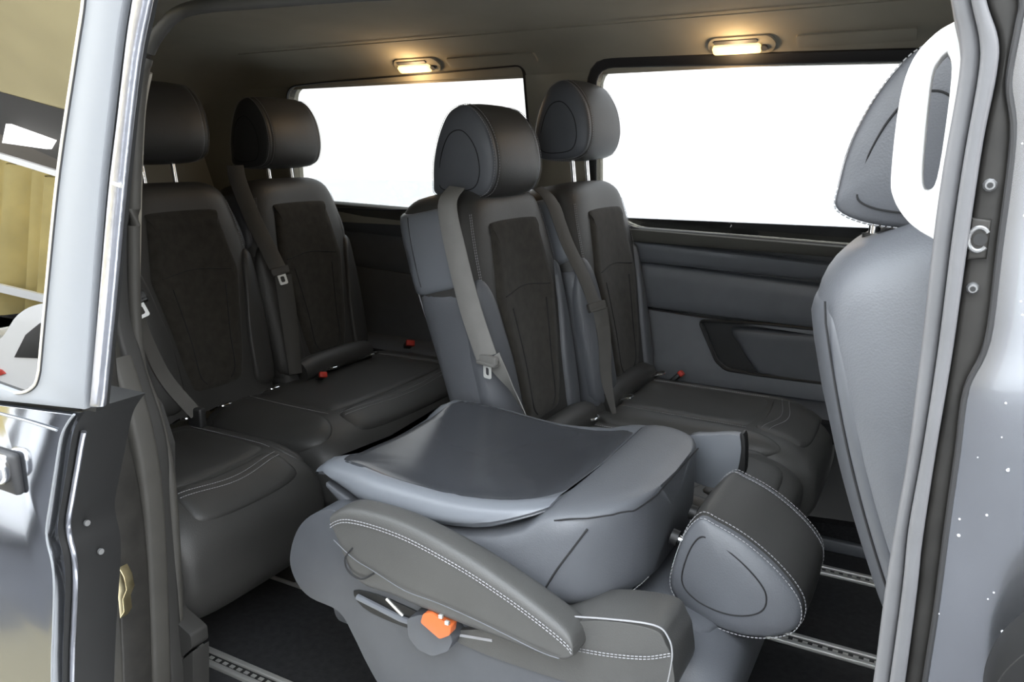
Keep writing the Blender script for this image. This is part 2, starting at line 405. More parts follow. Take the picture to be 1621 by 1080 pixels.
def buckle(root, c, d, m, s=1.0):
    """buckle: dark stalk and coloured press button"""
    d = unit(d); side = unit(np.cross(d, V(0, .2, 1))); n = np.cross(side, d)
    k = Mesh().add(*boxv(c-d*.02*s, (.028*s, .014*s, .009*s), (d, side, n), .004)); b = k.out('buckle', M['black'], root)
    build('press_button', *boxv(c+d*.012*s, (.009*s, .0155*s, .011*s), (d, side, n), .003), m, b, label='red press button')
def seat_foot(root, x0, x1, y0, y1, z1):
    for y in (y0, y1):
        out = round_poly([(x0, .012), (x0+.02, .055), (x0+.08, z1), (x1-.10, z1), (x1-.03, .06), (x1, .012)], .02)
        build('leg', *prism(out, y-.02, y+.02, .006), M['bodydark'], root)
    build('seat_frame', *boxv(((x0+x1)/2, (y0+y1)/2, z1-.015), ((x1-x0)/2-.06, (y1-y0)/2+.05, .025), None, .01), M['black'], root)

# ================================================================== THE SETTING
X0, X1 = -2.75, .95
YF = 2.42
g = build('floor_outside', *prism([(-40, -40), (40, -40), (40, 40), (-40, 40)], 0, .1, plane=lambda a, b, d: V(a, b, -.62+d-.1)), M['ground']); struct(g)
ysb = 2*.45-atZ(45, 852, -.62)[1]
yd = build('floor_sand', *boxv((-9, (ysb+.3)/2, -.615), (7.75, (.3-ysb)/2, .012)), M['sand']); struct(yd)
yg = build('floor_paving', *boxv((-9, (ysb-9)/2, -.615), (7.75, (ysb+9)/2, .012)), M['asphalt']); struct(yg)
ya = build('floor_asphalt', *boxv((4.375, -4.4, -.615), (5.625, 4.6, .012)), M['asphalt']); struct(ya)
skyblock = build('wall_skyblock', *boxv((-1.5, -6.6, 2.2), (15.5, .15, 2.85)), M['skyblock']); struct(skyblock)  # added unseen wall: blocks low sky so the rear stays dark
build('bounce_board', *boxv((.9, -6.43, 2.0), (2.3, .04, 2.6), None, .02), M['bouncewall'], skyblock)  # added unseen white board: bounces light and brightens the paint's reflection
fl = build('floor', *prism([(X0, .93), (X1, .93), (X1, 2.30), (X0, 2.30)], 0, .05, plane=lambda a, b, d: V(a, b, d-.05)), M['floor']); struct(fl)
# headliner: one curved shell from rail to rail
prof = [(2.235, 1.338), (2.215, 1.37), (2.17, 1.405), (2.09, 1.437), (1.97, 1.46), (1.8, 1.475), (1.6, 1.48), (1.4, 1.475), (1.2, 1.46), (1.08, 1.435), (1.0, 1.405), (.955, 1.372), (.93, 1.36)]
prof = [q for q in cat_rom([V(*p) for p in prof], 3)]
rings = []
for X in np.linspace(X0, X1, 30):
    d = max(0, (-2.25-X)/.5); s = .20*d**2.2
    ring = [V(X, p[0], p[1]-s*max(0, (p[1]-1.25)/.23)) for p in prof]
    ring += [V(X, .90, 1.36), V(X, .90, 1.56), V(X, 2.275, 1.56), V(X, 2.275, 1.345)]
    rings.append(ring)
cl = build('ceiling', *loft(rings), M['headliner'], angle=50); struct(cl)
cl_rel = build('roof_panel_seam', *tube([V(-2.2, 2.04, 1.4425), V(.9, 2.04, 1.4425)], .0015, 6), M['headliner'], cl)
# grab-handle blanks pressed in the headliner
for (a, b, p0, p1) in ((1262, 1452, 42, 70), (710, 850, 68, 84)):
    q0 = atY(a, (p0+p1)/2, 2.19); q1 = atY(b, (p0+p1)/2, 2.19) 
    pl = lambda u, v, d: V(u, 2.188+v*.79-d*.61, 1.392-v*.61-d*.79)
    build('blanking_plate', *prism(rrect(q0[0], q1[0], -.020, .020, .008), -.004, .006, .004, plane=pl), M['headliner'], cl)

# far side wall: sloping upper plate with window openings
ZB, ZT, YB, YT = .885, 1.345, 2.365, 2.225
def up(a, b, d=0.0):      # a along the van, b up the slope (height), d outwards
    k = (b-ZB)/(ZT-ZB); return V(a, YB+(YT-YB)*k+d, b)
def on_up(px, py, d=0.0):
    lo, hi = 2.0, 2.6
    for _ in range(40):
        Y = (lo+hi)/2; p = atY(px, py, Y); k = (p[2]-ZB)/(ZT-ZB)
        if YB+(YT-YB)*k+d > Y: lo = Y
        else: hi = Y
    return (p[0], p[2])
win2 = round_poly([on_up(944, 108), on_up(1475, 97), (.03, .872), on_up(1420, 394), on_up(1200, 376), on_up(1005, 361), on_up(945, 330)], [.055, .02, .03, .0, 0, .03, .02])
win1 = round_poly([on_up(455, 139), on_up(520, 131), on_up(700, 116), on_up(828, 105), on_up(846, 330), on_up(610, 331), on_up(470, 327)], [.05, .05, .0, .025, .02, 0, .04])
win3 = round_poly([(.22, 1.31), (.86, 1.28), (.86, .89), (.22, .89)], .05)
plate = [(X0, ZB-.03), (X1, ZB-.03), (X1, ZT), (X0, ZT)]
wf_ = build('wall_far', *prism(plate, 0, .05, .0, holes=(win1, win2, win3), plane=up), M['headliner'], angle=30); struct(wf_)
def offset(poly, d):
    P = np.array(poly); c = P.mean(axis=0); n = len(P); out = []
    area = sum(P[i-1][0]*P[i][1]-P[i][0]*P[i-1][1] for i in range(n)); s = 1 if area > 0 else -1
    for i in range(n):
        t = unit(P[(i+1) % n]-P[i-1]); nn = V(t[1], -t[0])*s; out.append(tuple(P[i]+nn*d))
    return out
def window(name, poly, fr, gm='glass'):
    o = build(name, *prism(poly, .026, .030, plane=up), M[gm]); struct(o)
    O = offset(poly, fr); rings = []
    for (a, b), (c_, d) in zip(poly, O): rings.append([up(a, b, .03), up(a, b, -.004), up(a+(c_-a)*.15, b+(d-b)*.15, -.008), up(a+(c_-a)*.85, b+(d-b)*.85, -.008), up(c_, d, -.003), up(c_, d, .012)])
    rings.append(rings[0]); build('window_frame', *loft(rings, False, False), M['rubber'], o)
    return o
window('window_1', win1, .005, 'glass_dark'); window('window_2', win2, .030); window('window_3', win3, .02)

# far side: lower door cards, from the belt line down
def card(name, zt, zb, yt, yb, m, bev=.008, slope=-.03, x0=X0, x1=X1, th=.03):
    # one upholstered panel strip: edges rolled
    st = []
    for X in np.linspace(x0, x1, 24):
        dz = slope*(X+.8)
        a, b = V(X, yt, zt+dz), V(X, yb, zb+dz*.6); n = V(0, -1, -.2); r = []
        for t, o in ((0, -.012), (.0, .0), (.015, .006), (.06, .010), (.3, .012), (.7, .012), (.94, .010), (.985, .006), (1, 0), (1, -.012)):
            r.append(a+(b-a)*t+n*o*1.0)
        r += [V(X, yb+th, r[-1][2]), V(X, yt+th, r[0][2])]; st.append(r)
    return build(name, *loft(st), m, wf_, angle=50)
card('belt_trim', .884, .842, 2.362, 2.385, M['belttrim'], slope=-.035)
card('upper_panel', .838, .775, 2.388, 2.405, M['door_card'], slope=-.055)
card('middle_panel', .769, .628, 2.408, 2.42, M['door_card'], slope=-.055)
# lower card with the moulded pocket
pk = xz([(1108, 506), (1150, 508), (1215, 512), (1300, 521)], 2.41)
pocket = round_poly([pk[0], pk[1], pk[2], pk[3], (.12, pk[3][1]-.03), (.10, .435)]+xz([(1308, 606), (1200, 592), (1150, 584), (1135, 570)], 2.41), [.02, 0, 0, 0, .03, .03, 0, 0, .015, .01])
low = [(X0, .715), (-.8, .622), (X1, .535), (X1, .40), (X0, .40)]
build('lower_panel', *prism(low, 2.398, 2.425, .004, holes=(pocket,)), M['door_card'], wf_, angle=40)
build('pocket_back', *prism(rrect(-.72, .2, .40, .64, .01), 2.43, 2.436), M['black'], wf_)
rim = [V(a, 2.397, b) for a, b in pocket]; build('pocket_rim', *tube(rim+rim[:1], .0045, 8), M['black'], wf_)
ins = xz([(1158, 520), (1230, 524), (1330, 538), (1340, 612), (1215, 596), (1190, 580), (1170, 548)], 2.41)
f2 = lambda a, b, off: V(a, 2.428-off, b)
build('pocket_insert', *pad(cat_rom([V(*q) for q in ins], 5, True), f2, .030, edge=0), M['plastic'], wf_, angle=60)
build('backing_board', *boxv(((X0+X1)/2, 2.45, .62), ((X1-X0)/2, .009, .29)), M['black'], wf_)
# ledge and carpeted foot
led = [(2.42, .408), (2.405, .402), (2.33, .388), (2.30, .37), (2.292, .35), (2.30, .345), (2.45, .345)]
build('ledge', *loft([[V(X, y, z-.02*(X+.8)) for y, z in led] for X in (X0, -1.5, -.5, X1)]), M['plastic'], wf_, angle=50)
rec = round_poly(xz([(1255, 690), (1385, 715), (1370, 836), (1240, 818)], 2.28), [.02, .02, .025, .02])
build('foot_panel', *prism([(X0, .0), (X1, .0), (X1, .36), (X0, .40)], 2.272, 2.31, .0, holes=(rec,)), M['carpet'], wf_)
build('footwell_recess', *prism([(-.65, .01), (.15, .01), (.15, .34), (-.65, .34)], 2.40, 2.41), M['black'], wf_)
build('kick_strip', *boxv((0, 2.262, .018), (X1, .012, .018), None, .006), M['plastic'], wf_)
# rear end and the near rear quarter, both dark inside
pr = [(.93, -.05), (2.42, -.05), (2.42, .885), (2.23, 1.4), (2.0, 1.5), (.95, 1.5), (.93, 1.3)]
wr = build('wall_rear', *prism(pr, 0, .05, plane=lambda a, b, d: V(X0-.05+d+.03, a, b)), M['headliner']); struct(wr)
wfr = build('wall_front', *prism([(.70, -.60), (2.45, -.60), (2.45, 1.5), (.70, 1.5)], 0, .05, holes=([(.9, .92), (.95, 1.36), (2.2, 1.36), (2.3, .92)],), plane=lambda a, b, d: V(X1+d, a, b)), M['black']); struct(wfr)
build('windscreen', *prism([(.88, .90), (.88, 1.38), (2.32, 1.38), (2.32, .90)], 0, .006, plane=lambda a, b, d: V(X1+.055+d, a, b)), M['glass_dark'], wfr)
wn_ = build('wall_near', *prism([(X0, -.05), (-1.37, -.05), (-1.37, 1.50), (X0, 1.50)], .82, .93, .01), M['belttrim']); struct(wn_)
sill = build('trim_1', *boxv((-.45, .86, -.03), (.78, .09, .04), None, .012), M['black']); struct(sill)
rr_ = build('trim_2', *boxv((-.12, .86, 1.47), (1.1, .08, .085), None, .02), M['belttrim']); struct(rr_)

# ------------------------------------------------------------------ floor rails
def rail(y, label):
    t = thing('floor_rail', label, 'rail', (-.95, y, 0), 'floor rails')
    xa, xb = -2.6, .8
    for s in (-1, 1):
        build('rail_lip', *boxv(((xa+xb)/2, y+s*.0165, .005), ((xb-xa)/2, .0065, .005), None, .002), M['alu'], t)
    build('rail_channel', *boxv(((xa+xb)/2, y, .002), ((xb-xa)/2, .0105, .002)), M['black'], t)
    k = Mesh()
    for i in range(int((xb-xa)/.022)): k.add(*boxv((xa+.011+i*.022, y, .0045), (.0058, .0042, .0012)))
    k.out('rail_tooth', M['alu'], t, kind='stuff')
rail(1.045, 'slotted aluminium floor rail nearest the open side door')
rail(1.385, 'slotted aluminium floor rail emerging under the dark rear bench, second from the open door')
rail(1.755, 'slotted aluminium floor rail right under the folded seat headrest')
rail(2.125, 'slotted aluminium floor rail farthest from the open door, below the far wall recess')

# ================================================================== SEATS
# middle row, two upright seats
mid = []
A = thing('van_seat', 'upright middle row seat with grey belt lying across its side, behind the folded seat', 'seat', (-.70, 1.68, 0))
backrest(A, -.897, 1.70, W=.224, hraise=-.03); cushion(A, -.86, 1.70, -.24, .425, W=.215, t=.2, nose=.74, mats=('leather3', 'leather3', 'leather3'))
seat_foot(A, -.80, -.30, 1.62, 1.755, .22); isofix(A, -.80, 1.60, .425); isofix(A, -.80, 1.82, .425)
B = thing('van_seat', 'upright middle row seat next to the far wall, beside the door card pocket', 'seat', (-.70, 2.155, 0))
backrest(B, -.850, 2.165, W=.228, hraise=.058); cushion(B, -.86, 2.162, -.225, .430, W=.222, t=.25, nose=.72, drop=.2, mats=('leather3', 'leather3', 'leather3'))
seat_foot(B, -.80, -.30, 2.125, 2.20, .20); isofix(B, -.78, 2.02, .43); isofix(B, -.78, 2.30, .43)
buckle(B, V(-.70, 2.345, .435), V(.5, .1, .5), M['red'], .8)
for o, y in ((A, 1.68), (B, 2.15)):
    build('lumbar_roll', *tube(cat_rom([V(-.805, y-.18, .43), V(-.80, y-.1, .445), V(-.80, y+.1, .445), V(-.805, y+.18, .43)], 5), .038, 14), M['leather'], o, angle=60)
# rear row
C1 = thing('rear_bench', 'shadowed rear bench for two under the left window, behind the upright middle seats', 'seat', (-1.65, 1.80, 0))
backrest(C1, -1.825, 1.485, W=.225, hraise=.05, mats=('leather', 'fabric', 'leather'), cov='plastic')  # bench wears the darker copies: rear shade put into bolsters and covers
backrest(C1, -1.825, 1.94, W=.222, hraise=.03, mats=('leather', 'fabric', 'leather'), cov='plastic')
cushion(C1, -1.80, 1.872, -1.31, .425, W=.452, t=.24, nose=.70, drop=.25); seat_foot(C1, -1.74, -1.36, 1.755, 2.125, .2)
C2 = C1
C3 = thing('van_seat', 'rear row single seat nearest the open door, only its dark cushion showing', 'seat', (-1.62, 1.15, 0))
backrest(C3, -1.84, 1.085, W=.155, detail=False)
cushion(C3, -1.73, 1.165, -1.285, .425, W=.232, t=.30, nose=.60, drop=.15); seat_foot(C3, -1.74, -1.40, 1.045, 1.385, .2)
for o, ys in ((C1, (1.42, 1.60, 1.86, 2.06)), (C3, (1.2, 1.3))):
    for y in ys: isofix(o, -1.72, y, .43)
buckle(C2, V(-1.69, 2.275, .435), V(.6, -.5, .35), M['red'], 1.0)
buckle(C1, V(-1.68, 1.80, .435), V(.6, -.3, .35), M['red'], .8)
build('lumbar_roll', *tube(cat_rom([V(-1.755, 1.78, .44), V(-1.75, 1.86, .45), V(-1.75, 2.02, .45), V(-1.755, 2.1, .44)], 5), .036, 14), M['leather'], C2, angle=60)
build('foot_latch', *tube([V(-1.36, 1.385, .03), V(-1.30, 1.385, .035)], .018, 16), M['chrome'], C3, label='round metal latch')

# ------------------------------------------------------------------ the folded single seat
F = thing('van_seat', 'single leather seat folded flat into a table, nearest the open door', 'seat', (-.60, 1.22, 0))
seat_foot(F, -.86, -.30, 1.045, 1.385, .16)
# cushion
cushion(F, -.94, 1.215, -.205, .435, W=.222, t=.22, nose=.80, detail=False, mats=('leather_lit', 'leather', 'leather_lit'))
# plastic side shields
sh = [(535, 802), (500, 812), (478, 838), (468, 880), (478, 915), (500, 940), (545, 962), (568, 1000), (590, 1045), (620, 1095), (680, 1170), (900, 1200), (1020, 1170), (1040, 1090), (1000, 1055), (900, 1020), (760, 975), (640, 900), (575, 830)]
so = [tuple(q) for q in cat_rom([V(*p) for p in xz(sh, .95)], 4, True)]
build('side_shield', *prism(so, .935, 1.00, .022, 4), M['plastic'], F, angle=60)
build('side_shield', *prism(so, 1.425, 1.455, .014, 4), M['plastic'], F, angle=60)
# outer leather bolster of the cushion with its piping
bo = [(855, 985), (950, 972), (1040, 985), (1062, 1010), (1072, 1040), (1066, 1090), (980, 1085), (880, 1060), (760, 1018), (720, 990)]
bo = [tuple(q) for q in cat_rom([V(*p) for p in xz(bo, .945)], 5, True)]
bz = build('cushion_bolster', *prism(bo, .925, 1.02, .018, 4), M['leather3'], F, angle=60)
ln = xz([(905, 1026), (960, 1036), (1020, 1041), (1060, 1036)], .922); ln = cat_rom([V(a, .9235, b) for a, b in ln], 8)
stitches('stitching', [ln, [p+V(0, 0, -.004) for p in ln]], bz)
pp = cat_rom([V(a, .926, b) for a, b in xz([(880, 975), (960, 980), (1035, 990), (1058, 1010), (1064, 1040), (1056, 1085)], .926)], 8)
build('piping', *tube(pp, .0013, 8), M['thread'], F, label='pale piping')
pp = cat_rom([V(a, .934, b) for a, b in xz([(715, 1012), (790, 1034), (870, 1062), (920, 1084)], .932)], 8)
build('piping', *tube(pp, .0011, 8), M['thread'], F, label='pale piping')
# folded backrest: leather body
def lerp(x, xs, ys): return float(np.interp(x, xs, ys))
xs_ = [-.93, -.90, -.86, -.80, -.74, -.68, -.62, -.56, -.52, -.49, -.47, -.45, -.43, -.415, -.40, -.388, -.376, -.368, -.362, -.358]
rings = []
for x in xs_:
    zt = lerp(x, (-.93, -.86, -.6, -.52, -.487, -.45, -.38, -.35), (.546, .532, .540, .575, .603, .609, .616, .612)); zb = lerp(x, (-.93, -.86, -.70, -.52, -.45, -.38, -.35), (.530, .488, .445, .430, .430, .444, .46))
    yn = lerp(x, (-.93, -.80, -.52, -.46, -.425, -.398, -.378, -.366, -.358), (.990, .966, .962, .970, .986, 1.010, 1.035, 1.062, 1.10)); yf = 2.425-yn
    hw, cy, cz, hz = (yf-yn)/2, (yf+yn)/2, (zt+zb)/2, (zt-zb)/2; r = []
    for k in range(64):
        a = 2*math.pi*k/64; yy = sgnpow(math.cos(a), 2/7)*hw; z = sgnpow(math.sin(a), 2/5.5)*hz
        if z > 0: z -= .012*(1-(yy/hw)**2)
        r.append(V(x, cy+yy, cz+z))
    rings.append(r)
fb = build('backrest', *loft(rings), M['leather_lit'], F, angle=70)
# back table panel with a rolled skirt
def panel_ring(x):
    e = lerp(x, (-.957, -.60, -.487), (1.0, 1.0, .45)); tl = lerp(x, (-.957, -.85, -.70, -.57, -.487), (.0, .018, .028, .026, .006))
    zr = lerp(x, (-.955, -.93, -.86, -.76, -.66, -.58, -.52, -.485), (.565, .582, .588, .582, .580, .588, .597, .5985))
    dip = .020*e; sk = lerp(x, (-.955, -.90, -.83, -.70, -.58, -.52, -.487), (.010, .026, .044, .040, .030, .014, .003))
    yn = lerp(x, (-.955, -.92, -.80, -.60, -.535, -.505, -.487), (.995, .978, .955, .953, .960, .976, .995)); yf = 2.425-yn
    bul = lerp(x, (-.955, -.85, -.52, -.485), (.004, .014, .012, .004))
    a = [(yn+.004, zr-sk), (yn, zr-sk*.85), (yn+.0015, zr-sk*.6), (yn+.006, zr-sk*.32), (yn+.013, zr-sk*.12), (yn+.022, zr), (yn+.032, zr+.002), (yn+.045, zr-.001), (yn+.075, zr-.008*e)]
    c_ = [(1.2125-.13, zr-.014*e), (1.2125-.06, zr-dip*.92), (1.2125, zr-dip)]
    r = a+c_+[(2.425-y, z) for y, z in reversed(a+c_[:-1])]
    r = [(y, z-tl*(y-.97)/.5) for y, z in r]
    top = [V(x, y, z) for y, z in r]; bot = [V(x, y+(.006 if y < 1.2125 else -.006 if y > 1.2125 else 0), z-.007) for y, z in reversed(r)]
    return top+bot
px_ = [-.957, -.945, -.93, -.91, -.88, -.84, -.80, -.76, -.72, -.68, -.64, -.60, -.57, -.545, -.525, -.508, -.495, -.487]
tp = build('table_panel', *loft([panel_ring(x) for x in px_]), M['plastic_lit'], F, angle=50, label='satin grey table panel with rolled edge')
# flat dark tray field set in the panel
def tray(a, b, off):
    r = panel_ring(a); ys = [p[1] for p in r[:21]]; zs = [p[2] for p in r[:21]]
    return V(a, b, float(np.interp(b, ys, zs))+off)
tr = [(-.905, 1.008), (-.86, .994), (-.72, .985), (-.60, .986), (-.54, .998), (-.506, 1.03), (-.4905, 1.08), (-.488, 1.22), (-.4905, 1.36), (-.506, 1.395), (-.56, 1.425), (-.72, 1.440), (-.86, 1.436), (-.915, 1.42), (-.938, 1.36), (-.942, 1.22), (-.938, 1.08)]
build('tray_field', *pad(cat_rom([V(*q) for q in tr], 4, True), tray, .0030, edge=-.0015, rings=(1, .995, .985, .95, .88, .75, .6, .45, .3, .15)), M['gloss'], tp, angle=60, label='smooth dark tray surface')
build('seam', *tube([V(-.484, y, lerp(y, (.985, 1.05, 1.22, 1.39, 1.455), (.583, .590, .577, .590, .583))+.002) for y in np.linspace(1.0, 1.42, 24)], .0018, 6), M['seam'], tp)
# seams of the folded backrest
pts = [(922, 846), (905, 870), (880, 905), (856, 945)]
def body_near(x, z):      # how far out the leather side stands at this spot
    yn = lerp(x, (-.93, -.80, -.52, -.46, -.425, -.398, -.378, -.366, -.358), (.990, .966, .962, .970, .986, 1.010, 1.035, 1.062, 1.10))
    zt = lerp(x, (-.93, -.86, -.6, -.52, -.487, -.45, -.38, -.35), (.546, .532, .540, .575, .603, .609, .616, .612)); zb = lerp(x, (-.93, -.86, -.70, -.52, -.45, -.38, -.35), (.530, .488, .445, .430, .430, .444, .46))
    q = min(.995, abs(z-(zt+zb)/2)/((zt-zb)/2)); hw = 1.2125-yn
    return 1.2125-hw*(1-q**5.5)**(1/7)
build('seam', *tube([V(p[0], body_near(p[0], p[2])-.0006, p[2]) for p in (atY(a, b, .972) for a, b in cat_rom([V(*q) for q in pts], 6))], .0016, 6), M['seam'], fb)
st = []
for x in np.linspace(-.50, -.36, 30):
    yn = lerp(x, (-.93, -.80, -.52, -.46, -.425, -.398, -.378, -.366, -.358), (.990, .966, .962, .970, .986, 1.010, 1.035, 1.062, 1.10))
    zb = lerp(x, (-.52, -.45, -.38, -.35), (.430, .430, .444, .46)); st.append(V(x, yn+.010, zb+.006))
stitches('stitching', [st], fb)
rimm = []
for x in np.linspace(-.47, -.366, 14):
    yn = lerp(x, (-.52, -.46, -.42, -.39, -.37, -.358, -.350), (.972, .978, .990, 1.010, 1.035, 1.062, 1.10)); zt = lerp(x, (-.50, -.45, -.38, -.35), (.592, .606, .616, .612)); rimm.append(V(x, yn+.001, zt-.016))
for y in np.linspace(1.11, 1.34, 10): rimm.append(V(-.3575, y, .597))
build('seam', *tube(cat_rom(rimm, 3), .0013, 6), M['seam'], fb)
# folded headrest
hup = V(math.cos(R(12)), 0, -math.sin(R(12))); hfw = V(-math.sin(R(12)), 0, -math.cos(R(12)))
headrest(F, V(-.312, 1.222, .496), hup, hfw, V(0, 1, 0), scale=.95, hw=.107, post=.052, gap=.030, mside=M['leather_lit'])
# armrests
def armrest(y0, y1, pr_up, pr_lo, name='armrest', stitch=True):
    ups = cat_rom([V(*p) for p in pr_up], 6); los = cat_rom([V(*p) for p in pr_lo], 6); n = len(ups); rings = []
    cy, hw = (y0+y1)/2, (y1-y0)/2
    for i in range(n):
        u, l = ups[i], los[i]; m, h = (u+l)/2, (u-l)/2; k = i/(n-1); e = min(1, math.sqrt(max(0.0, 1-(1-min(k/.06, 1))**2))+.35, math.sqrt(max(0.0, 1-(max(0, (k-.93)/.07))**2))+.30)
        r = []
        for j in range(40):
            a = 2*math.pi*j/40; yy = sgnpow(math.cos(a), 2/4)*hw*e; s = sgnpow(math.sin(a), 2/4)
            r.append(V(m[0]+h[0]*s*e, cy+yy, m[1]+h[1]*s*e))
        rings.append(r)
    o = build(name, *loft(rings), M['leather3'], F, angle=70)
    if stitch:
        ln = []
        for d, z in ((.004, -.016), (.004, -.021)):
            ln.append([V(ups[i][0]+.002, y0-.0005, ups[i][1]+z) for i in range(2, n-3)])
        stitches('stitching', ln, o)
    return o, ups, los
au = xz([(528, 812), (560, 800), (640, 822), (730, 868), (800, 912), (860, 955), (905, 992), (916, 1012)], .905)
al = xz([(535, 850), (560, 925), (620, 952), (710, 990), (780, 1015), (840, 1038), (885, 1051), (910, 1040)], .885)
ao, ups, los = armrest(.885, .948, au, al)
# armrest seams: lower piping, hinge cap
pp = cat_rom([V(a, .8835, b) for a, b in xz([(528, 855), (560, 885), (592, 905), (640, 935), (700, 958), (770, 990), (850, 1030), (885, 1043)], .8835)], 6)
build('piping', *tube(pp, .0008, 6), M['leather_lit'], ao)
cc = cat_rom([V(a, .8838, b) for a, b in xz([(558, 868), (546, 885), (552, 905), (572, 917), (592, 908)], .8838)], 6)
build('hinge_seam', *tube(cc, .0015, 6), M['seam'], ao)
# far armrest: its tip shows beyond the folded backrest
tipo = xz([(1128, 684), (1172, 684), (1182, 700), (1176, 745), (1160, 766), (1120, 764), (1080, 740), (1090, 690)], 1.46)
build('armrest_tip', *prism([tuple(q) for q in cat_rom([V(*p) for p in tipo], 4, True)], 1.440, 1.462, .008), M['plastic_lit'], F, angle=60)
build('tip_edge', *prism([tuple(q) for q in cat_rom([V(*p) for p in xz([(1174, 684), (1182, 690), (1182, 742), (1172, 760), (1166, 758), (1173, 730), (1176, 705)], 1.452)], 3, True)], 1.437, 1.464, .003), M['black'], F)
# recliner cavity, lever, buckle on the near side
cav = xz([(560, 935), (600, 942), (660, 968), (690, 985), (670, 1000), (620, 985), (575, 962)], .934)
build('lever_cavity', *prism([tuple(q) for q in cat_rom([V(*p) for p in cav], 3, True)], .9325, .94, .002), M['black'], F)
build('recliner_lever', *tube([V(p[0], .93, p[2]) for p in (atY(a, b, .93) for a, b in ((566, 945), (600, 962), (635, 980), (650, 985)))], .0055, 8), M['plastic_lit'], F)
build('spring', *tube([V(p[0], .932, p[2]) for p in (atY(a, b, .932) for a, b in ((612, 948), (638, 975)))], .003, 8), M['alu'], F)
for a, b in (((720, 1004), (780, 1014)),):
    build('release_rod', *tube([V(p[0], .926, p[2]) for p in (atY(*a, .926), atY(*b, .926))], .0028, 8), M['thread'], F)
hs = xz([(650, 975), (672, 968), (712, 985), (722, 1010), (715, 1026), (690, 1034), (668, 1024), (652, 1004)], .91)
hsb = build('buckle_housing', *prism(round_poly(hs, .006), .900, .938, .006), M['plastic'], F, angle=60)
rb = round_poly(xz([(672, 970), (684, 968), (716, 990), (714, 1004), (698, 1010), (668, 984)], .892), .004)
build('press_button', *prism(rb, .888, .905, .003), M['orange'], hsb, label='orange red press button')
for a, b in ((698, 976), (708, 986)):
    p = atY(a, b, .887); build('buckle_clip', *boxv(p, (.0035, .003, .003), None, .001), M['alu'], hsb)

# ------------------------------------------------------------------ front seat at the right
G = thing('van_seat', 'front row seat seen from its side, beside the brightly lit grab handle', 'seat', (.15, 1.07, 0))
ax = V(-math.sin(R(24)), 0, math.cos(R(24))); fw = V(ax[2], 0, -ax[0])
wf2 = lambda v: .235*(1-.22*max(0, (v-.65)/.35)**2)*(.8+.2*cap(v, .92))
tf2 = lambda v: .235*(1-.1*v)*(.45+.55*cap(v, .90))
GS = Shell((.208, 1.075, .41), ax, fw, .68, wf2, tf2, lambda v: .03, 3.4, path=lambda v: -.028*math.sin(v*math.pi)+.02*v)
gb = build('backrest', *GS.mesh(VS), M['leather_lit'], G, angle=75)
f = lambda a, v, off: GS.pt(R(a), v, off)
ol = cat_rom([V(a, v) for a, v in ((118, .04), (114, .3), (116, .6), (118, .85), (130, .93), (180, .95), (230, .93), (242, .85), (244, .6), (246, .3), (242, .04))], 5, True)
build('back_cover', *pad(ol, f, .006), M['plastic'], gb, angle=75)
stitches('stitching', [[GS.pt(R(-52-d), v, .002) for v in np.linspace(.3, .97, 60)] for d in (0, 4)], gb)
build('seam', *tube([GS.pt(R(-124), v, .0065) for v in np.linspace(.05, .93, 30)], .0013, 6), M['seam'], gb)
headrest(G, V(-.040, 1.08, 1.049), unit(ax+fw*.46), unit(fw-ax*.46), V(0, 1, 0), hw=.112, gap=.03, scale=.92, poff=-.040, mcen=M['leather_lit'], mside=M['leather_lit'])
cushion(G, .18, 1.075, .72, .44, t=.2, detail=False); seat_foot(G, .22, .66, .96, 1.2, .24)

# ------------------------------------------------------------------ seat belts
def belt(label, pts, widths, wd, tongue=None, lower=None, lw=None, lwd=None, m='belt', bar=.056, th=.0024):
    lm = 'belt_shaded' if m == 'beltpale' else m
    o = thing('seat_belt', label, 'seat belt', tuple(pts[-1]), 'seat belts')
    P = cat_rom([np.asarray(p) for p in pts], 6); n = len(P)
    W_ = np.interp(np.linspace(0, 1, n), np.linspace(0, 1, len(widths)), widths)
    D = [np.array([np.interp(k, np.linspace(0, 1, len(wd)), [d[i] for d in wd]) for i in range(3)]) for k in np.linspace(0, 1, n)]
    build('strap', *ribbon(P, W_, D, th), M[m], o, angle=50)
    if tongue:
        c, d, wdir = tongue; d = unit(d); wdir = unit(wdir-d*(np.dot(wdir, d))); nn = np.cross(d, wdir); A_ = (wdir, d, nn)
        k = Mesh().add(*boxv(c, (bar/2, .0095, .007), A_, .003)).add(*boxv(c+d*.010, (bar/2*.92, .004, .0075), A_, .002))
        tg = k.out('latch_bar', M['black' if m == 'beltpale' else lm], o)
        q = rrect(-.0125, .0125, 0, .036, .005); hq = rrect(-.006, .006, .011, .029, .004)
        build('tongue', *prism(q, -.0012, .0012, .0006, 1, holes=(hq,), plane=lambda a, b, e: c+wdir*a+d*(b+.008)+nn*e), M['tongue'], tg, label='chrome belt tongue')
    if lower:
        P = cat_rom([np.asarray(p) for p in lower], 6); n = len(P)
        W_ = np.interp(np.linspace(0, 1, n), np.linspace(0, 1, len(lw)), lw)
        D = [np.array([np.interp(k, np.linspace(0, 1, len(lwd)), [d[i] for d in lwd]) for i in range(3)]) for k in np.linspace(0, 1, n)]
        build('lower_strap', *ribbon(P, W_, D, th), M[lm], o, angle=50)
    return o
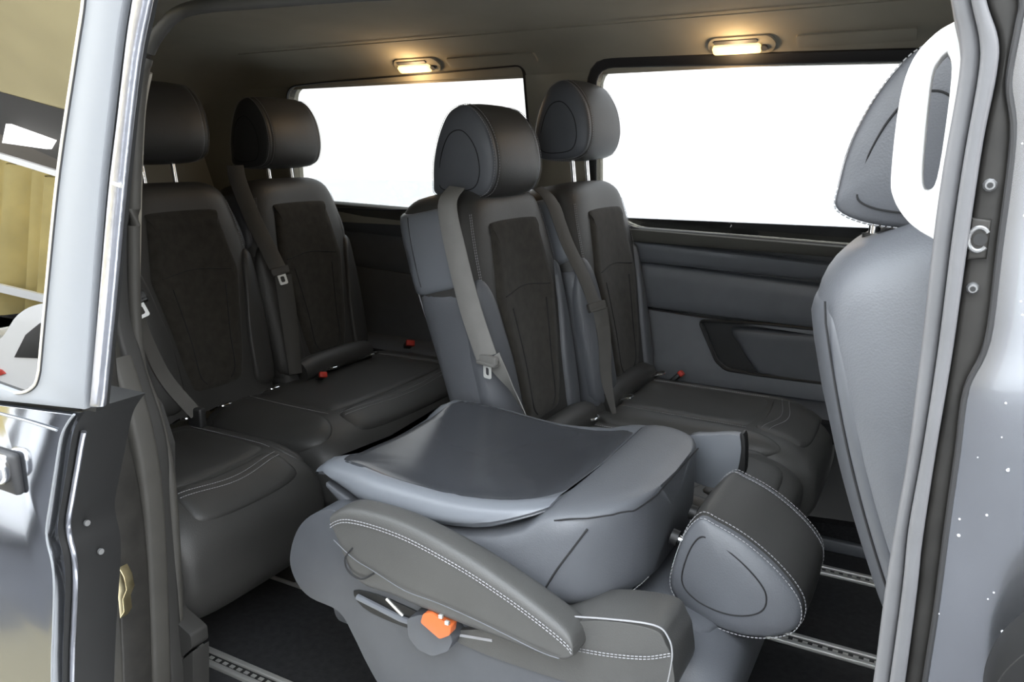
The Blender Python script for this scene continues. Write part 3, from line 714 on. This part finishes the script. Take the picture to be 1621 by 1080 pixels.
# A: over the near shoulder, across the side
s0 = V(1, .25, 0)
belt('grey seat belt hanging across the side of the seat behind the folded one',
     [atY(712, 306, 1.49)+V(0, .03, .012), atY(708, 325, 1.475), atY(722, 400, 1.462), atY(745, 490, 1.461), atY(770, 565, 1.461)], [.040, .044, .048, .050, .050], [s0, s0, s0],
     (atY(771, 569, 1.457), atY(772, 610, 1.457)-atY(771, 569, 1.457), V(.9, -.3, .03)),
     [atY(778, 566, 1.464), atY(800, 600, 1.468), atY(818, 630, 1.472), atY(836, 665, 1.476)], [.044, .034, .026, .022], [s0, V(.6, -.5, .3), V(.3, -.6, .2)], bar=.066)
sB = V(.35, .9, .0)
belt('seat belt with chrome tongue lying between the two upright middle seats',
     [atY(862, 298, 1.90)+V(-.02, 0, .0), atY(873, 320, 1.90), atY(898, 385, 1.905), atY(925, 440, 1.905), atY(941, 480, 1.905)], [.04, .044, .046, .046, .046], [sB, sB, sB],
     (atY(944, 484, 1.90), atY(953, 520, 1.90)-atY(944, 484, 1.90), V(.55, .8, 0)),
     [atY(950, 488, 1.905), atY(957, 540, 1.90), atY(960, 600, 1.90), atY(972, 655, 1.90)], [.046, .036, .03, .012], [V(.5, .8, 0), V(.8, .5, 0), V(.9, .3, 0)], m='belt_shaded', bar=.054)
sC = V(.5, .8, 0)
belt('seat belt with pale tongue between the two shadowed rear seats',
     [atY(372, 262, 1.735), atY(378, 290, 1.725), atY(400, 345, 1.725), atY(425, 395, 1.725), atY(440, 425, 1.725)], [.05, .05, .05, .05, .05], [sC, sC, sC],
     (atY(443, 428, 1.715), atY(452, 455, 1.715)-atY(443, 428, 1.715), V(.5, .8, .1)),
     [atY(448, 436, 1.725), atY(456, 490, 1.73), atY(462, 540, 1.74), atY(468, 592, 1.75)], [.05, .05, .045, .04], [sC, sC, sC], m='belt_shaded', bar=.054)
belt('pale seat belt edge hanging straight down beside the door pillar',
     [atY(232, 118, 1.03), atY(222, 180, 1.03), atY(217, 300, 1.03), atY(215, 400, 1.03), atY(214, 470, 1.03)], [.047]*5, [V(-.60, .8, 0)]*3,
     (atY(213, 474, 1.03), atY(226, 497, 1.03)-atY(213, 474, 1.03), V(.7, .7, 0)),
     [atY(213, 480, 1.04), atY(232, 540, 1.06), atY(262, 600, 1.10), atY(310, 655, 1.16)], [.047, .036, .032, .03], [V(-.6, .8, 0), V(-.1, .9, .2), V(.3, .8, .3)], m='beltpale', bar=.05, th=.0060)
ob = [o for o in bpy.data.objects if o.name.startswith('seat_belt') and 'pillar' in o['label']][0]
build('belt_anchor', *boxv(atY(312, 660, 1.162), (.022, .010, .024), None, .006), M['black'], ob)

# ------------------------------------------------------------------ ceiling lamps
def lamp(px, py, label, sgn=1):
    Y = 2.188; p = atY(px, py, Y); zc = 1.392
    c = V(p[0], Y, zc); u, v, n = V(1, 0, 0), unit(V(0, .79, -.61)), unit(V(0, -.61, -.79))
    o = thing('courtesy_lamp', label, 'lamp', tuple(c+n*-.004), 'lit courtesy lamps')
    pl = lambda a, b, d: c+u*a+v*b+n*d
    bez = round_poly([(-.065, -.03), (.085, -.03), (.10, 0), (.085, .03), (-.065, .03), (-.08, 0)], .018)
    build('lamp_bezel', *prism(bez, -.006, .007, .005, plane=pl), M['headliner'], o, angle=60)
    build('lens', *prism(rrect(-.064, .060, -.006, .022, .008), .004, .014, .004, plane=pl), M['lens'], o, label='glowing warm lens')
    build('lens', *prism(rrect(-.058, .054, -.022, -.010, .004), .004, .010, .003, plane=pl), M['plastic'], o)
    build('switch', *tube([c+u*.068+v*.008+n*.004, c+u*.068+v*.008+n*.013], .009, 12), M['plastic'], o)
    L = bpy.data.lights.new('lamp_light', 'POINT'); L.energy = .8; L.color = (1, .66, .34); L.shadow_soft_size = .03
    lo = bpy.data.objects.new('lamp_light', L); COL.objects.link(lo); lo.parent = o; lo.location = tuple(n*.05)
    return o
lamp(657, 98, 'lit warm ceiling lamp above the rear side window')
lamp(1168, 68, 'lit warm ceiling lamp above the large middle window')

# ================================================================== DOOR PILLARS AND DOORS
# front pillar of the opening: double rubber seal
def strip(name, left, right, y0, y1, bev, m, parent=None, yref=None, seg=3):
    P = xz(left, yref or y0)+list(reversed(xz(right, yref or y0)))
    return build(name, *prism(P, y0, y1, bev, seg), m, parent, angle=60)
def sm(pts, n=5): return [tuple(q) for q in cat_rom([V(*p) for p in pts], n)]
E1 = sm([(1478, -220), (1495, -80), (1508, 5), (1519, 60), (1518, 120), (1494, 259), (1478, 373), (1457, 560), (1436, 725), (1416, 840), (1400, 940), (1382, 1080), (1350, 1300), (1310, 1600)])
E2 = sm([(1508, -220), (1525, -80), (1538, 0), (1551, 62), (1549, 118), (1526, 250), (1506, 385), (1484, 560), (1459, 722), (1438, 838), (1428, 935), (1408, 1080), (1376, 1300), (1336, 1600)])
E3 = sm([(1530, -220), (1548, -80), (1562, 0), (1581, 62), (1578, 118), (1557, 223), (1532, 389), (1508, 560), (1482, 715), (1460, 860), (1452, 935), (1433, 1080), (1400, 1300), (1360, 1600)])
E4 = sm([(1590, -220), (1606, -80), (1618, 0), (1612, 40), (1597, 130), (1604, 217), (1583, 389), (1563, 540), (1530, 615), (1516, 715), (1501, 820), (1482, 965), (1464, 1080), (1430, 1300), (1390, 1600)])
bp_ = strip('trim_3', E1, E2, .645, .70, .009, M['seal']); struct(bp_)
strip('seal_rib', E2, E3, .635, .69, .008, M['seal'], bp_)
inner = strip('pillar_core', E1, E4, .675, .76, .004, M['bodydark'], bp_)
door2 = strip('door_2', E3, E4, .648, .672, .004, M['bodydark']); struct(door2)
def bolt(px, py, y, r, parent, name='bolt'):
    c = atY(px, py, y); build(name, *tube([c+V(0, .006, 0), c-V(0, .003, 0), c-V(0, .0045, 0)], [r, r, r*.7], 10), M['steel'], parent)
    build('bolt_socket', *tube([c-V(0, .0044, 0), c-V(0, .0056, 0)], r*.45, 8), M['black'], parent)
bolt(1567, 293, .646, .0045, door2); bolt(1540, 456, .646, .0042, door2)
sp = strip('striker_plate', [(1538, 345), (1530, 412)], [(1570, 348), (1562, 410)], .642, .65, .002, M['bodydark'], door2)
p = atY(1549, 379, .6415); k = Mesh()
k.add(*tube([p+V(math.cos(a)*.0062, 0, math.sin(a)*.0082) for a in np.linspace(.6, 5.6, 20)], .0016, 8)); k.out('striker_ring', M['steel'], door2)
build('striker_hole', *tube([p+V(.001, .002, 0), p+V(.001, -.0005, 0)], .0045, 12), M['black'], door2)
di = build('door_inner', *prism([(.075, -.35), (.94, -.35), (.94, .90), (.075, .93)], .70, .76, .01), M['black'], door2)
build('window_pane', *prism([(.075, .92), (.94, .89), (.94, 1.36), (.075, 1.38)], .72, .725), M['glass_dark'], door2)
# front door skin, wet metallic paint: bulges outwards
sk = []
for i in range(0, len(E4)):
    px, py = E4[i]; b = atY(px, py, .640); r = []
    for k in range(14):
        x = k/13; bul = .004*(1-(1-min(x/.06, 1))**2)+.012*x
        r.append(V(b[0]+.72*x**1.25, .640-bul*1.0, b[2]))
    r += [V(q[0]+.004, q[1]+.02, q[2]) for q in reversed(r)]; sk.append(r)
dsk = build('door_skin', *loft(sk), M['paint_wet'], door2, angle=50)
stripe = [(px, py) for px, py in E4]
build('door_edge', *tube([atY(px, py, .640) for px, py in E4], .0022, 8), M['rubber'], door2)
k = Mesh()
for i in range(150):
    row = random.randrange(len(sk)//3, len(sk)-8); j = random.randrange(0, 9); a, b = np.array(sk[row][j]), np.array(sk[row+1][j+1]); t = random.random(); u = random.random()
    q = a+(np.array(sk[row][j+1])-a)*t+(np.array(sk[row+1][j])-a)*u; r = random.uniform(.0005, .0014)
    v, fc = tube([q+V(0, .0004, 0), q+V(0, -r*.5, 0), q+V(0, -r*.8, 0)], [r, r*.8, r*.2], 6); k.add(v, fc)
k.out('water_droplet', mat('water_bead', (.7, .72, .75), .05, coat=1.0), door2, kind='stuff')
build('sill_cladding', *prism(round_poly(xz([(1560, 1110), (1585, 1058), (1640, 1012), (1800, 975), (1850, 1400), (1540, 1400)], .555), .02), .55, .60, .012), M['edge'], door2)
# grab handle on the pillar
ho = sm([(1540, 20), (1515, 36), (1482, 56), (1447, 96), (1426, 160), (1413, 270), (1416, 312), (1440, 350), (1478, 376), (1530, 398), (1560, 330), (1565, 200), (1560, 60), (1540, 20)], 4)[:-1]
hh = sm([(1500, 86), (1489, 97), (1476, 125), (1465, 220), (1461, 285), (1469, 301), (1484, 282), (1499, 190), (1507, 110), (1500, 86)], 4)[:-1]
gh = build('grab_handle', *prism(xz(ho, .78), .765, .80, .011, 5, holes=(xz(hh, .78),)), M['white'], angle=60, base=(.0, .79, 1.05))
tag(gh, 'brightly lit moulded loop grab handle on the front door pillar', 'handle')

# rear edge of the opening: seal arch, trims
arc = [(286, 1300, .90), (284, 1080, .90), (276, 860, .90), (266, 740, .90), (246, 650, .90), (222, 580, .90), (213, 480, .90), (212, 330, .90), (219, 170, .92), (232, 92, .95), (258, 44, .95), (300, 14, .95), (420, 1, .95), (600, -12, .95), (1000, -30, .95), (1480, -40, .92)]
tr4 = build('trim_4', *tube(cat_rom([atY(a, b, y) for a, b, y in arc], 6), .011, 12), M['sealdark']); struct(tr4)
C_l = sm([(228, -200), (226, -60), (222, 60), (200, 200), (188, 320), (182, 480), (186, 580), (200, 660), (222, 760), (236, 880), (245, 1080), (250, 1300)])
C_r = sm([(300, -200), (262, -60), (236, 40), (222, 110), (214, 240), (210, 400), (214, 500), (236, 590), (266, 690), (276, 800), (290, 1000), (298, 1080), (300, 1300)])
tr5 = strip('trim_5', C_l, C_r, .86, .90, .012, M['trimdark'], yref=.90); struct(tr5)
S_l = sm([(188, 580), (205, 650), (226, 760), (238, 880), (246, 1080), (252, 1300)])
S_r = sm([(212, 560), (240, 650), (258, 740), (268, 860), (275, 1080), (280, 1300)])
strip('seal_rib', S_l, S_r, .82, .865, .012, M['sealdark'], tr5, yref=.865)
T1 = xz([(222, 590), (258, 640), (277, 700), (278, 745), (250, 760)], .93)
build('trim_piece', *prism(round_poly(T1, .006), .89, .93, .006), M['trimdark'], tr5)
T2 = xz([(252, 752), (278, 738), (283, 920), (270, 940), (262, 930)], .93)
build('trim_piece', *prism(round_poly(T2, .006), .89, .93, .006), M['trimdark'], tr5)
T3 = xz([(268, 930), (290, 908), (294, 960), (328, 990), (330, 1010), (272, 1060)], .93)
build('trim_piece', *prism(round_poly(T3, .006), .89, .93, .006), M['trimdark'], tr5)
T4 = xz([(272, 1066), (331, 1014), (332, 1300), (268, 1300)], .93)
build('trim_piece', *prism(round_poly(T4, .006), .89, .93, .006), M['trimdark'], tr5)
# dark body side behind the slid-back door
bd = strip('trim_6', sm([(90, -260), (100, 200), (100, 640), (150, 900), (150, 1500)]), sm([(240, -260), (222, 60), (190, 320), (184, 540), (198, 660), (226, 800), (240, 1000), (246, 1500)]), .74, .80, .004, M['bodydark'], yref=.80); struct(bd)
lat_ = xz([(196, 895), (204, 910), (208, 930), (202, 945), (204, 965), (198, 975), (194, 930)], .735)
build('door_latch', *prism(lat_, .725, .742, .0015), M['brass'], bd, label='yellow plated latch')

# sliding door, pushed back along the outside
YD = .45
D = thing('door_1', 'dark grey sliding door slid open, its pale window frame and mirror-like glass at the left', 'door', (-1.2, YD+.04, -.35)); D['kind'] = 'structure'
del D['label'], D['category']
gl = sm([(146, -120), (137, 0), (125, 82), (97, 270), (78, 455), (66, 585)], 4)+sm([(66, 585), (60, 607), (45, 619), (28, 621)], 3)[1:]+[(0, 611), (-300, 500), (-300, -260)]
glz = xz(gl, YD)
frame_r = sm([(222, -130), (197, 0), (186, 70), (172, 190), (160, 300), (148, 450), (134, 648)], 4)
fo = xz(frame_r+[(0, 634), (-420, 495), (-420, -330)], YD)
build('pane', *prism(glz, YD+.004, YD+.009), M['privacy'], D)
build('door_frame', *prism(fo, YD-.002, YD+.018, .002, 2, holes=(glz,)), M['frame_grey'], D, angle=40)
q = [V(a, YD-.003, b) for a, b in glz[:-3]]; build('pane_seal', *tube(q, .0016, 8), M['beltpale'], D)
q = [V(a, YD-.0015, b) for a, b in [(g_[0]+.0018, g_[1]) for g_ in glz[:-3]]]; build('pane_gasket', *tube(q, .0016, 8), M['rubber'], D)
s_l = sm([(226, -140), (205, 0), (196, 60), (181, 190), (168, 300), (155, 450), (138, 647)], 4); s_r = sm([(256, -140), (230, 0), (211, 100), (190, 290), (172, 490), (157, 646)], 4)
strip('gap_rubber', sm([(215, -140), (190, 0), (165, 200), (150, 380), (130, 650)], 4), sm([(250, -140), (226, 0), (206, 100), (186, 290), (168, 490), (152, 652)], 4), YD+.006, YD+.020, .0, M['edge'], D)
strip('guide_strip', s_l, s_r, YD+.0, YD+.010, .0048, M['silver'], D, yref=YD+.0, seg=4)
build('pin', *tube([atY(178, 290, YD), atY(192, 295, YD)], .0018, 8), M['alu'], D)
# lower body of the door
L_r = sm([(122, 655), (112, 668), (101, 692), (92, 745), (84, 795), (78, 835), (80, 860), (87, 890), (90, 930), (88, 1000), (86, 1080), (86, 1400)], 4)
lo_ = xz([(-420, 500), (0, 640)]+L_r+[(-420, 1300)], YD)
zt_ = max(p[1] for p in lo_)
build('door_skin', *prism(lo_, YD-.004, YD+.010, .003, 2), M['paint'], D, angle=40)
cr = [V(a, YD-.0055, b) for a, b in xz([(-420, 520), (0, 651), (50, 664), (98, 679)], YD)]; build('crease', *tube(cr, .0014, 6), M['frame_grey'], D)
core_r = sm([(124, 655), (140, 652), (152, 660), (160, 700), (160, 800), (168, 900), (170, 1080), (172, 1400)], 4)
# the door's thick edge, seen from inside the opening
ed = xz(L_r, YD); k = Mesh()
core = [(-1.5, zt_-.02)]+[(a-.001, b) for a, b in ed]+[(-1.5, ed[-1][1])]
build('door_core', *prism(core, YD+.008, YD+.080, .006), M['edge'], D, angle=50)
q = [V(a+.003, YD+.020, b) for a, b in ed[8:]]; build('edge_seal', *tube(q, .0030, 8), M['silver'], D)
build('edge_chrome', *tube([V(a, YD-.003, b) for a, b in ed], .0013, 8), M['frame_grey'], D)
def scr(z, y):
    xx = float(np.interp(-z, [-b for a, b in ed], [a for a, b in ed])); c = V(xx+.001, y, z)
    build('screw', *tube([c, c+V(.003, 0, 0)], .0036, 10), M['steel'], D)
scr(.665, YD+.052); scr(.705, YD+.042)
hc = atY(-6, 742, YD-.02); build('door_handle', *boxv(hc, (.018, .012, .017), None, .011), M['chrome'], D, label='chrome pull handle')
build('handle_recess', *boxv(hc+V(-.01, .012, -.008), (.030, .006, .024), None, .005), M['rubber'], D)

# ================================================================== ACROSS THE YARD (mirrored in the sliding door's glass)
def mir(px, py, Y):          # what the pane shows at a spot stands as far in front of the pane
    p = atY(px, py, Y); return V(p[0], 2*YD-p[1], max(p[2], -.60))
def quad(c4, th, m, name, parent=None, **k_):
    P = [np.asarray(p) for p in c4]; n = unit(np.cross(P[1]-P[0], P[3]-P[0]))*th
    return build(name, P+[p+n for p in P], [[0, 1, 2, 3], [7, 6, 5, 4], [0, 4, 5, 1], [1, 5, 6, 2], [2, 6, 7, 3], [3, 7, 4, 0]], m, parent, **k_)
YT_ = 4.5
tent = thing('event_tent', 'beige marquee with gold curtains across the yard, mirrored in the door glass', 'tent', tuple(mir(40, 470, YT_)*V(1, 1, 0)+V(0, 0, -.62)))
for o_, a in ((tent, 0),):
    quad([mir(-330, 60, YT_), mir(230, 210, YT_), mir(260, -200, YT_-1.5), mir(-330, -420, YT_-1.5)], .05, M['tent'], 'roof_cloth', tent)
    quad([mir(-330, 232-165, YT_-.03), mir(240, 262+57, YT_-.03), mir(240, 214, YT_-.03), mir(-330, 52, YT_-.03)], .04, M['dark'], 'eave_beam', tent)
    quad([mir(-330, 150, YT_-.08), mir(240, 327, YT_-.08), mir(240, 318, YT_-.08), mir(-330, 141, YT_-.08)], .04, M['whitecar'], 'rail', tent)
    quad([mir(2, 226, YT_-.12), mir(72, 236, YT_-.12), mir(80, 222, YT_-.12), mir(8, 196, YT_-.12)], .05, M['lampwhite'], 'lamp_panel', tent)
    q0, q1 = mir(-330, 470, YT_+.1), mir(240, 530, YT_+.1); t0, t1 = mir(-330, 150, YT_+.1), mir(240, 325, YT_+.1)
    rb_, rt2 = [], []
    ups_, dns = [], []
    for i in range(121):
        t = i/120; off = V(0, -.10*math.sin(i*1.1)-.05*math.sin(i*.37), 0); ups_.append(t0+(t1-t0)*t+off); dns.append(q0+(q1-q0)*t+off*1.4)
    v = ups_+dns+[p+V(0, -.03, 0) for p in ups_]+[p+V(0, -.03, 0) for p in dns]; n = 121
    fc = [[i, i+1, n+i+1, n+i] for i in range(120)]+[[2*n+i, 3*n+i, 3*n+i+1, 2*n+i+1] for i in range(120)]
    build('curtain', v, fc, M['gold'], tent, angle=70)
    quad([mir(-330, 480, YT_+.2), mir(240, 700, YT_+.2), mir(240, 470, YT_+.2), mir(-330, 340, YT_+.2)], .04, M['dark'], 'shadow_skirt', tent)
    quad([mir(-330, 386, YT_-.1), mir(240, 520, YT_-.1), mir(240, 509, YT_-.1), mir(-330, 372, YT_-.1)], .04, M['whitecar'], 'rail', tent)
YC = 2.6
car = thing('parked_car', 'white parked car across the yard, mirrored low in the door glass', 'car', tuple(mir(20, 560, YC)*V(1, 1, 0)+V(0, 0, -.62)))
prf = [(-260, 575), (-60, 560), (-5, 540), (25, 500), (60, 482), (130, 475), (260, 480), (300, 600), (300, 720), (-260, 720)]
P2 = [(mir(a, b, YC)[0], max(-.42, mir(a, b, YC)[2])) for a, b in sm(prf+prf[:1], 5)[:-1]]
yc = 2*YD-YC
cb = build('car_body', *prism(P2, yc-1.5, yc, .06), M['whitecar'], car, angle=60)
for xw in (P2[0][0]+.1, max(q[0] for q in P2)-.5):
    build('wheel', *tube([V(xw, yc-.25, -.32), V(xw, yc-.02, -.32)], .285, 28), M['rubber'], car, angle=50)
P3 = [(mir(a, b, YC)[0], mir(a, b, YC)[2]) for a, b in [(22, 566), (40, 530), (62, 512), (150, 505), (240, 510), (240, 570), (120, 570)]]
build('car_window', *prism(P3, yc-.02, yc+.01, .005), M['black'], cb)
P4 = [(mir(a, b, YC)[0], mir(a, b, YC)[2]) for a, b in [(-14, 582), (2, 586), (8, 592), (-4, 596), (-16, 592)]]
build('tail_lamp', *prism(P4, yc-.02, yc+.01, .003), M['red'], cb)
